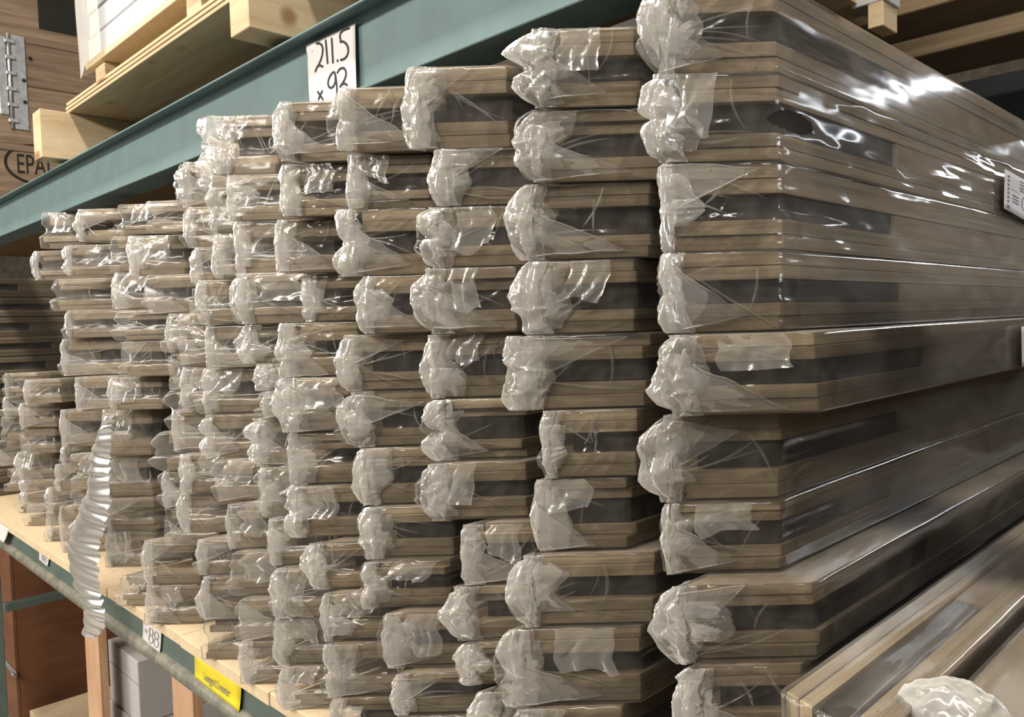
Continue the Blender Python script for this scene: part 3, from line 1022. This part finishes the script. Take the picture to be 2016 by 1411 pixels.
A0 = atY(605, 90, 1.088)
B0 = atY(698, 45, 1.088)
pw = B0[0] - A0[0]
ptop = (A0[2] + B0[2]) / 2
ph = ptop - CZ - 0.535
nx_, nz_ = 12, 14
VV = []
for j in range(nz_ + 1):
    for i in range(nx_ + 1):
        u, v = i / nx_, j / nz_
        VV.append((A0[0] + pw * u, 1.0885 - 0.004 * math.sin(u * 3.1) * v - (0.003 if u < 0.2 and v < .1 else 0) - 0.0012 * math.sin(5 * u + 4 * v), ptop - ph * v + (B0[2] - A0[2]) * (u - 0.5)))
sign = mesh_obj('paper_sign', VV, grid_faces(nx_ + 1, nz_ + 1), M['paper'], smooth=True)
sm = sign.modifiers.new('thickness', 'SOLIDIFY')
sm.thickness = 0.0006
tag(sign, 'white paper sign with handwritten size, hung on the teal beam', 'paper sign')


def sign_pt(u, v, lift):
    return (A0[0] + pw * u, 1.0885 - 0.004 * math.sin(u * 3.1) * v - 0.0012 * math.sin(5 * u + 4 * v) - lift - 0.0012, ptop - ph * v + (B0[2] - A0[2]) * (u - 0.5))


def sgn(pxs):
    """points read off the sign (u, v) from its photographed corners"""
    r = []
    for (a, b) in pxs:
        p = atY(600 + a * 120 / 996, 40 + b * 170 / 1411, 1.088)
        r.append(((p[0] - A0[0]) / pw, (ptop + (B0[2] - A0[2]) * ((p[0] - A0[0]) / pw - 0.5) - p[2]) / ph))
    return r


glyphs = [
    [(130, 515), (160, 440), (205, 385), (250, 375), (292, 410), (308, 470), (300, 560), (275, 650), (240, 730), (205, 790), (180, 850)],
    [(205, 770), (240, 742), (275, 742), (312, 765)],
    [(350, 318), (362, 430), (372, 560), (383, 715)], [(444, 285), (452, 400), (460, 560), (469, 708)],
    [(543, 640), (540, 682)],
    [(735, 125), (680, 140), (625, 165), (585, 215), (574, 260), (584, 310), (586, 365)],
    [(578, 355), (630, 345), (680, 385), (708, 440), (716, 510), (700, 575), (660, 625), (620, 645), (585, 648)],
    [(515, 880), (490, 845), (460, 860), (420, 915), (395, 985), (392, 1050), (415, 1095), (450, 1108), (490, 1075), (515, 1000), (512, 920), (505, 860)],
    [(508, 870), (525, 960), (542, 1080), (550, 1200), (538, 1300)],
    [(540, 870), (565, 815), (610, 780), (655, 785), (686, 830), (690, 890), (670, 965), (630, 1040), (590, 1100)],
    [(595, 1080), (630, 1045), (675, 1035), (720, 1065)],
    [(218, 1158), (250, 1210), (285, 1260), (318, 1300)], [(304, 1145), (275, 1200), (250, 1250), (230, 1305)],
]
bm = bmesh.new()
for gl_ in glyphs:
    P2 = sgn(gl_)
    fine = []
    for a, b in zip(P2, P2[1:]):
        for k in range(4):
            fine.append((a[0] + (b[0] - a[0]) * k / 4, a[1] + (b[1] - a[1]) * k / 4))
    fine.append(P2[-1])
    stroke(bm, fine, 0.030, sign_pt)
bm_obj('handwriting', bm, M['ink'], sign)

# ---------------------------------------------------------------- cards on the lower beam
def card(name, px4, Y, mat, label, cat):
    """px4: four corners tl, tr, br, bl on the beam face"""
    q = [atY(p[0], p[1], Y) for p in px4]
    n = 8
    VV = []
    for j in range(n + 1):
        for i in range(n + 1):
            u, v = i / n, j / n
            p = (q[0] * (1 - u) + q[1] * u) * (1 - v) + (q[3] * (1 - u) + q[2] * u) * v
            VV.append((p[0], p[1] - 0.006 * v * v * (0.4 + u), p[2]))
    o = mesh_obj(name, VV, grid_faces(n + 1, n + 1), mat, smooth=True)
    o.modifiers.new('thickness', 'SOLIDIFY').thickness = 0.0006
    tag(o, label, cat)

    def pt(u, v, lift):
        p = (q[0] * (1 - u) + q[1] * u) * (1 - v) + (q[3] * (1 - u) + q[2] * u) * v
        return (p[0], p[1] - 0.006 * v * v * (0.4 + u) - lift - 0.0012, p[2])
    return o, pt


def digit8(cx, cy, rx, ry):
    t = [i * 2 * math.pi / 28 for i in range(29)]
    return [(cx + rx * math.sin(2 * a) * 0.9, cy - ry * math.cos(a)) for a in t]


o, pt = card('number_card', [(282, 1218), (318, 1241), (319, 1286), (282, 1259)], 1.022, M['paper'], 'white card with handwritten 88 on the green lower beam', 'card')
bm = bmesh.new()
for cx0 in (0.47, 0.76):
    stroke(bm, arc(cx0, 0.34, 0.10, 0.16, -90, 270, 18), 0.035, pt)
    stroke(bm, arc(cx0 + 0.01, 0.66, 0.115, 0.17, -90, 270, 18), 0.035, pt)
stroke(bm, [(0.14, 0.36), (0.24, 0.54)], 0.03, pt)
stroke(bm, [(0.24, 0.38), (0.14, 0.52)], 0.03, pt)
bm_obj('handwriting', bm, M['greyink'], o)
o, pt = card('number_card', [(77, 1080), (97, 1092), (97, 1114), (78, 1101)], 1.022, M['paper'], 'small white number card at the far left of the lower beam', 'card')
bm = bmesh.new()
for cx0 in (0.42, 0.70):
    stroke(bm, arc(cx0, 0.34, 0.09, 0.15, -90, 270, 14), 0.05, pt)
    stroke(bm, arc(cx0, 0.64, 0.10, 0.15, -90, 270, 14), 0.05, pt)
bm_obj('handwriting', bm, M['greyink'], o)
o, pt = card('paper_flap', [(-14, 1022), (18, 1042), (11, 1068), (-14, 1054)], 1.0, M['paper'], 'curled white paper at the left end of the shelf edge', 'paper')
o, pt = card('yellow_card', [(383, 1291), (475, 1349), (476, 1400), (385, 1333)], 1.018, M['yellow'], 'yellow length card hanging on the green lower beam', 'card')


def text_on(parent, body, origin, size, mat, rotz=0.0, sx=1.0, name='lettering', rx=90, extr=0.0003):
    c = bpy.data.curves.new(name, 'FONT')
    c.body = body
    c.size = size
    c.extrude = extr
    c.materials.append(mat)
    tmp = bpy.data.objects.new(name, c)
    COL.objects.link(tmp)
    dg = bpy.context.evaluated_depsgraph_get()
    me = bpy.data.meshes.new_from_object(tmp.evaluated_get(dg))
    COL.objects.unlink(tmp)
    bpy.data.objects.remove(tmp)
    o = bpy.data.objects.new(name, me)
    COL.objects.link(o)
    if parent is not None:
        o.parent = parent
    o.location = origin
    o.rotation_euler = (math.radians(rx), 0, rotz)
    o.scale = (sx, 1, 1)
    return o


ya, yb_ = np.array(pt(0.24, 0.70, 0.001)), np.array(pt(0.80, 0.70, 0.001))
to = text_on(o, 'Lengte 2 meter', tuple(ya), 0.038, M['greyink'])
to.location.y -= 0.004
to.scale.x = (yb_[0] - ya[0]) / max(1e-3, max(v.co.x for v in to.data.vertices))
bm = bmesh.new()
stroke(bm, [(0.06, 0.90), (0.97, 0.90)], 0.012, pt)
bm_obj('printed_line', bm, M['greyink'], o)

# ---------------------------------------------------------------- labels on the right-hand packs' sides
rA = rects[0]


def side_label(r, px4, label):
    X = r['X1'] + 0.02
    q = [atX(p[0], p[1], X) for p in px4]
    n = 6
    VV = []
    for j in range(n + 1):
        for i in range(n + 1):
            u, v = i / n, j / n
            p = (q[0] * (1 - u) + q[1] * u) * (1 - v) + (q[3] * (1 - u) + q[2] * u) * v
            VV.append((p[0] + 0.003 * math.sin(3 * u), p[1], p[2]))
    o = mesh_obj('shipping_label', VV, grid_faces(n + 1, n + 1), M['paper'], smooth=True)
    o.modifiers.new('thickness', 'SOLIDIFY').thickness = 0.0005
    tag(o, label, 'label')

    def pt(u, v, lift):
        p = (q[0] * (1 - u) + q[1] * u) * (1 - v) + (q[3] * (1 - u) + q[2] * u) * v
        return (p[0] + 0.003 * math.sin(3 * u) + lift + 0.001, p[1], p[2])
    return o, pt


o, pt = side_label(rA[2], [(1978, 332), (2075, 392), (2075, 470), (1976, 410)], 'white printed label with circled 2 on the rightmost stack side')
bm = bmesh.new()
stroke(bm, [(0.10, 0.42), (0.98, 0.42)], 0.012, pt)
for v in (0.1, 0.18, 0.26, 0.33):
    stroke(bm, [(0.25, v), (0.62 + 0.2 * math.sin(v * 40), v)], 0.03, pt)
for v in (0.55, 0.63, 0.71):
    stroke(bm, [(0.13, v), (0.24, v)], 0.03, pt)
stroke(bm, arc(0.36, 0.62, 0.07, 0.19, 0, 360, 24), 0.010, pt)
stroke(bm, [(0.335, 0.58), (0.345, 0.53), (0.365, 0.52), (0.38, 0.56), (0.37, 0.62), (0.345, 0.70), (0.385, 0.70)], 0.014, pt)
for v in np.linspace(0.14, 0.76, 7):
    stroke(bm, [(0.045, v), (0.075, v)], 0.055, pt)
stroke(bm, [(0.045, 0.9), (0.085, 0.9)], 0.09, pt)
bm_obj('printing', bm, M['ink'], o)
o, pt = side_label(rA[4], [(2011, 643), (2080, 628), (2080, 716), (2012, 722)], 'white label edge on the rightmost stack side, below the circled 2')

# ---------------------------------------------------------------- upper level: pallet with white cartons
def group_at(name, loc, label, cat, group=None):
    return empty(name, loc, label, cat, group)


bz = BEAM_TOP + 0.001
bA, bB = (-3.985, -3.872), (-2.035, -1.93)
root = group_at('wooden_pallet', (-3.98, 1.0, bz), 'pine pallet under white cartons, its bearers sticking out over the teal beam', 'pallet')


def pbox(nm, lo, hi, mat, parent, bev=0.002):
    base = parent.location
    return box(nm, [lo[i] - base[i] for i in range(3)], [hi[i] - base[i] for i in range(3)], mat, parent, bev)


pbox('bearer', (bA[0], 0.995, bz), (bA[1], 2.15, bz + 0.205), M['pine'], root)
pbox('bearer', (bB[0], 0.982, bz), (bB[1], 2.15, bz + 0.205), M['pine'], root)
pbox('bearer', (-0.95, 1.0, bz), (-0.84, 2.15, bz + 0.205), M['pine'], root)
z0 = bz + 0.2055
for k in range(3):
    pbox('deck_board', (-3.93, 1.11 + 0.004 * k, z0 + 0.0205 * k), (-0.8, 2.15, z0 + 0.0205 * k + 0.0125), M['pineX'], root, 0.0015)
z1 = z0 + 0.062
for x in (-3.66, -2.72, -1.85, -0.95):
    for y in (1.16, 1.95):
        pbox('block', (x, y, z1), (x + 0.115, y + 0.12, z1 + 0.088), M['pine'], root)
z2 = z1 + 0.0885
pbox('top_panel', (-3.72, 1.14, z2), (-0.8, 2.1, z2 + 0.028), M['shelfboard'], root)
z3 = z2 + 0.0285
hb = 0.098
for k in range(8):
    x0, x1 = -3.70 + 0.006 * ((k * 5) % 3), -0.82
    c = box('door_carton', (0, 0, 0), (x1 - x0, 0.9, hb - 0.004), M['white'], None, 0.004, loc=(x0, 1.15 + 0.004 * (k % 2), z3 + k * hb + 0.001))
    tag(c, 'long flat white carton, %s above the pallet panel' % ORD[k + 1], 'carton', 'white door cartons on the pallet')
    f_ = box('carton_lid_joint', (0.0, -0.0012, (hb - 0.004) * 0.93), (x1 - x0, 0.0, (hb - 0.004) * 0.955), M['seam'], c, 0)
# clear wrap over the carton ends
nn = 14
VV = []
for j in range(nn + 1):
    for i in range(nn + 1):
        u, v = i / nn, j / nn
        if u < 0.35:
            x, y = -3.735 + 0.0, 1.122 + 0.5 * (0.35 - u)
        else:
            x, y = -3.735 + (u - 0.35) * 0.42, 1.122
        wv_ = 0.012 * math.sin(5 * v + 9 * u) * math.sin(3 * v)
        tail = -0.055 * max(0, 1 - abs(u - 0.38) * 7) * (1 - v) ** 3
        VV.append((x - abs(wv_) * 0.8, y - abs(wv_) * 0.5, z3 - 0.02 + tail + v * 8 * hb * 1.01))
o = mesh_obj('wrap_sheet', VV, grid_faces(nn + 1, nn + 1), M['fold'], smooth=True)
tag(o, 'loose clear wrap round the left ends of the white cartons', 'plastic wrap')

# ---------------------------------------------------------------- upper level left: pallet block with collar crate
XC = -5.6
root = group_at('collar_pallet', (XC - 1.0, 1.13, bz), 'weathered wooden pallet with stamped block at the far upper left', 'pallet')
pbox('pallet_block', (XC - 0.3, 1.13, bz + 0.02), (XC, 1.72, bz + 0.36), M['oldwood'], root, 0.004)
pbox('bottom_board', (XC - 1.0, 1.13, bz), (XC + 0.004, 2.9, bz + 0.02), M['oldwood'], root, 0.002)
pbox('deck_board', (XC - 1.0, 1.13, bz + 0.361), (XC + 0.004, 2.9, bz + 0.40), M['oldwood'], root, 0.002)
pbox('pallet_block', (XC - 0.3, 2.4, bz + 0.02), (XC, 2.9, bz + 0.36), M['oldwood'], root, 0.004)
e0, e1 = atX(10, 310, XC), atX(128, 338, XC)
ec, ez = (e0[1] + e1[1]) / 2, (e0[2] + e1[2]) / 2
ew = (e1[1] - e0[1]) / 2


def crate_pt(u, v, lift):
    return tuple(np.array((XC + lift + 0.001, u, v)) - np.array(root.location))


bm = bmesh.new()
stroke(bm, arc(ec, ez, ew, 0.115, 0, 360, 40), 0.016, crate_pt)
bm_obj('oval_stamp', bm, M['hole'], root)
to = text_on(root, 'EPAL', (0, 0, 0), 0.17, M['hole'])
to.location = Vector((XC + 0.0015, ec - ew * 0.66, ez - 0.06)) - root.location
to.rotation_euler = (math.radians(90), 0, math.radians(90))
tw = max(v.co.x for v in to.data.vertices)
to.scale.x = ew * 1.30 / tw
# collar crate
zc = bz + 0.402
crate = group_at('collar_crate', (XC - 0.9, 1.13, zc), 'brown wooden collar crate with steel hinge at the far upper left', 'crate')
for k, (a, b) in enumerate(((0.0, 0.36), (0.362, 0.62), (0.622, 1.2))):
    pbox('side_plank', (XC - 0.03, 1.05, zc + a), (XC - 0.002, 2.9, zc + b), M['oldwood'], crate, 0.003)
pbox('end_plank', (XC - 0.9, 1.13, zc), (XC - 0.031, 1.16, zc + 1.2), M['oldwood'], crate, 0.003)
# hinge: leaf with knuckles and holes
h0, h1 = atX(14, 66, XC), atX(58, 258, XC)
hinge = pbox('hinge', (XC - 0.001, h0[1] + 0.012, h1[2]), (XC + 0.006, h1[1], h0[2]), M['steel'], crate, 0.003)
hl = hinge
hz0, hz1 = h1[2], h0[2]
pbox('hinge', (XC - 0.001, h0[1] - 0.06, hz0 + 0.08), (XC + 0.006, h0[1] - 0.012, hz1 - 0.02), M['steel'], crate, 0.003)
bm = bmesh.new()
bmesh.ops.create_cone(bm, cap_ends=True, segments=16, radius1=0.010, radius2=0.010, depth=hz1 - hz0)
bm_obj('hinge_pin', bm, M['steel'], crate, True, loc=Vector((XC + 0.008, h0[1], (hz0 + hz1) / 2)) - crate.location)
for k in range(6):
    zz_ = hz0 + (k + 0.5) * (hz1 - hz0) / 6
    pbox('knuckle', (XC, h0[1] - 0.02, zz_ - 0.012), (XC + 0.020, h0[1] + 0.035, zz_ + 0.012), M['steel'], crate, 0.004)
for k, (dy, tv) in enumerate(((0.115, 0.78), (0.075, 0.53), (0.075, 0.3), (0.115, 0.16))):
    bm = bmesh.new()
    bmesh.ops.create_cone(bm, cap_ends=True, segments=16, radius1=0.011, radius2=0.011, depth=0.003)
    hole_ = bm_obj('screw_hole', bm, M['hole'], crate, loc=Vector((XC + 0.0072, h0[1] + dy, hz0 + tv * (hz1 - hz0))) - crate.location)
    hole_.rotation_euler = (0, math.radians(90), 0)
# dark film-wrapped load standing in the crate opening
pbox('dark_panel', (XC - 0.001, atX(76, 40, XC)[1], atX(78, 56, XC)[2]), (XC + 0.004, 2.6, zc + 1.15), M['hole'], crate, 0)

# ---------------------------------------------------------------- upper level deck over the stacks (undersides seen through the gaps)
spec = [(-8.8, -6.7, 1.13), (-5.58, -4.05, 1.5)]
names = ['far left bay', 'bay behind the stamped block']
for (a, b, y), nm in zip(spec, names):
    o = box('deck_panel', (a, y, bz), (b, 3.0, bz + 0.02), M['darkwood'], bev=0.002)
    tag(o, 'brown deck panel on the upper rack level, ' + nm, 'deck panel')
for k, (y0, y1, zz_, lab) in enumerate(((2.22, 2.44, bz, 'nearer one over the rightmost stack'), (2.62, 2.9, bz, 'rearmost one over the rightmost stack'))):
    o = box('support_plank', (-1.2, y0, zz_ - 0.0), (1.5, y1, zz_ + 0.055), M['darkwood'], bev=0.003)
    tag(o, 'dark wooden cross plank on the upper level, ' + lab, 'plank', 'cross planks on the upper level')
root = group_at('pallet_corner', (0, 0, 0), 'white and bare wood pallet corner above the rightmost stack', 'pallet')
c0 = atY(1692, 38, 2.05)
c1 = atY(1743, 22, 2.05)
dz_ = c0[2]
pbox('corner_block', (c0[0] + 0.02, 2.05, dz_ - 0.03), (c1[0] - 0.005, 2.14, dz_ + 0.03), M['pine'], root)
pbox('white_board', (c0[0] - 0.02, 2.05, dz_ + 0.0305), (c1[0] + 0.002, 2.14, dz_ + 0.055), M['white'], root)
root.location = (0, 0, 0)

# ---------------------------------------------------------------- below the shelf
under = zb0 - 0.142
pA0, pA1 = atY(167, 1260, 1.16), atY(193, 1260, 1.16)
for (a, b), lab in (((pA0[0], pA1[0]), 'left of the grey white cartons'), ((atY(340, 1380, 1.16)[0], atY(379, 1380, 1.16)[0]), 'right of the grey white cartons')):
    o = box('plywood_divider', (0, 0, 0), (b - a, 0.035, under - 0.002), M['pinkply'], bev=0.002, loc=(a, 1.16, 0.001))
    tag(o, 'upright plywood divider under the shelf, ' + lab, 'divider', 'plywood dividers under the shelf')
    for k in range(3):
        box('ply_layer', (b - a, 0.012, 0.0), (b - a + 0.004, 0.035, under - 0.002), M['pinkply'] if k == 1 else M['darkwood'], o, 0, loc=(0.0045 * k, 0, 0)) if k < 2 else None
# grey-white cartons between the dividers
k0 = atY(270, 1303, 1.27)
ctop = k0[2]
cl_ = atY(216, 1330, 1.27)[0]
o = box('carton', (0, 0, 0), (k0[0] - cl_, 0.9, 0.30), M['carton'], bev=0.004, loc=(cl_, 1.27, ctop - 0.30))
tag(o, 'upper grey-white carton under the shelf between plywood dividers', 'carton', 'grey-white cartons under the shelf')
box('carton_flap_joint', (0.0, -0.001, 0.19), (k0[0] - cl_, 0.0, 0.194), M['seam'], o, 0)
rest = ctop - 0.302
o = box('carton', (0, 0, 0), (k0[0] - cl_ + 0.03, 0.9, rest - 0.002), M['carton'], bev=0.004, loc=(cl_ - 0.02, 1.262, 0.001))
tag(o, 'lower grey-white carton under the upper one between plywood dividers', 'carton', 'grey-white cartons under the shelf')
# red-brown crate with latch, left
q0 = atY(37, 1200, 1.30)
crate2 = group_at('plywood_crate', (q0[0] - 1.2, 1.26, 0), 'red-brown plywood crate with steel latch under the shelf, far left', 'crate')
ztc = under - 0.03
pbox('side_panel', (q0[0] - 0.025, 1.285, 0.0), (q0[0], 2.6, ztc), M['redply'], crate2, 0.003)
pbox('front_panel', (q0[0] - 1.2, 1.26, 0.0), (q0[0], 1.284, ztc), M['redply'], crate2, 0.003)
la, lb = atY(2, 1300, 1.25), atY(30, 1322, 1.25)
lt = pbox('latch', (la[0], 1.248, lb[2]), (lb[0], 1.2595, la[2]), M['steel'], crate2, 0.003)
pbox('latch_hook', (lb[0] - 0.05, 1.23, (la[2] + lb[2]) / 2 - 0.008), (lb[0] + 0.01, 1.247, (la[2] + lb[2]) / 2 + 0.012), M['steel'], crate2, 0.004)
# low plywood box in front
w0 = atY(58, 1398, 1.3)
w1 = atY(185, 1385, 1.3)
o = box('plywood_box', (0, 0, 0), (cl_ - 0.03 - w0[0], 0.5, w0[2] - 0.001), M['shelfboard'], bev=0.003, loc=(w0[0], 1.3, 0.001))
tag(o, 'pale low plywood box beside the left plywood divider', 'box')
# green cross tie of the rack frame
gz = atX(0, 1200, -5.59)[2]
o = box('rack_tie', (0, 0, 0), (0.05, 1.85, 0.05), M['green'], bev=0.003, loc=(-5.64, 1.10, gz - 0.025))
tag(o, 'green steel cross tie under the shelf, far left', 'rack tie')
for y, w_ in ((1.05, 'front'), (2.951, 'rear')):
    o = box('rack_upright', (0, 0, 0), (0.1, 0.05, under + 0.14 if y > 2 else under - 0.002), M['green'], bev=0.003, loc=(-5.7405, y, 0.001))
    tag(o, 'green %s rack post carrying the cross tie under the shelf' % w_, 'rack upright')
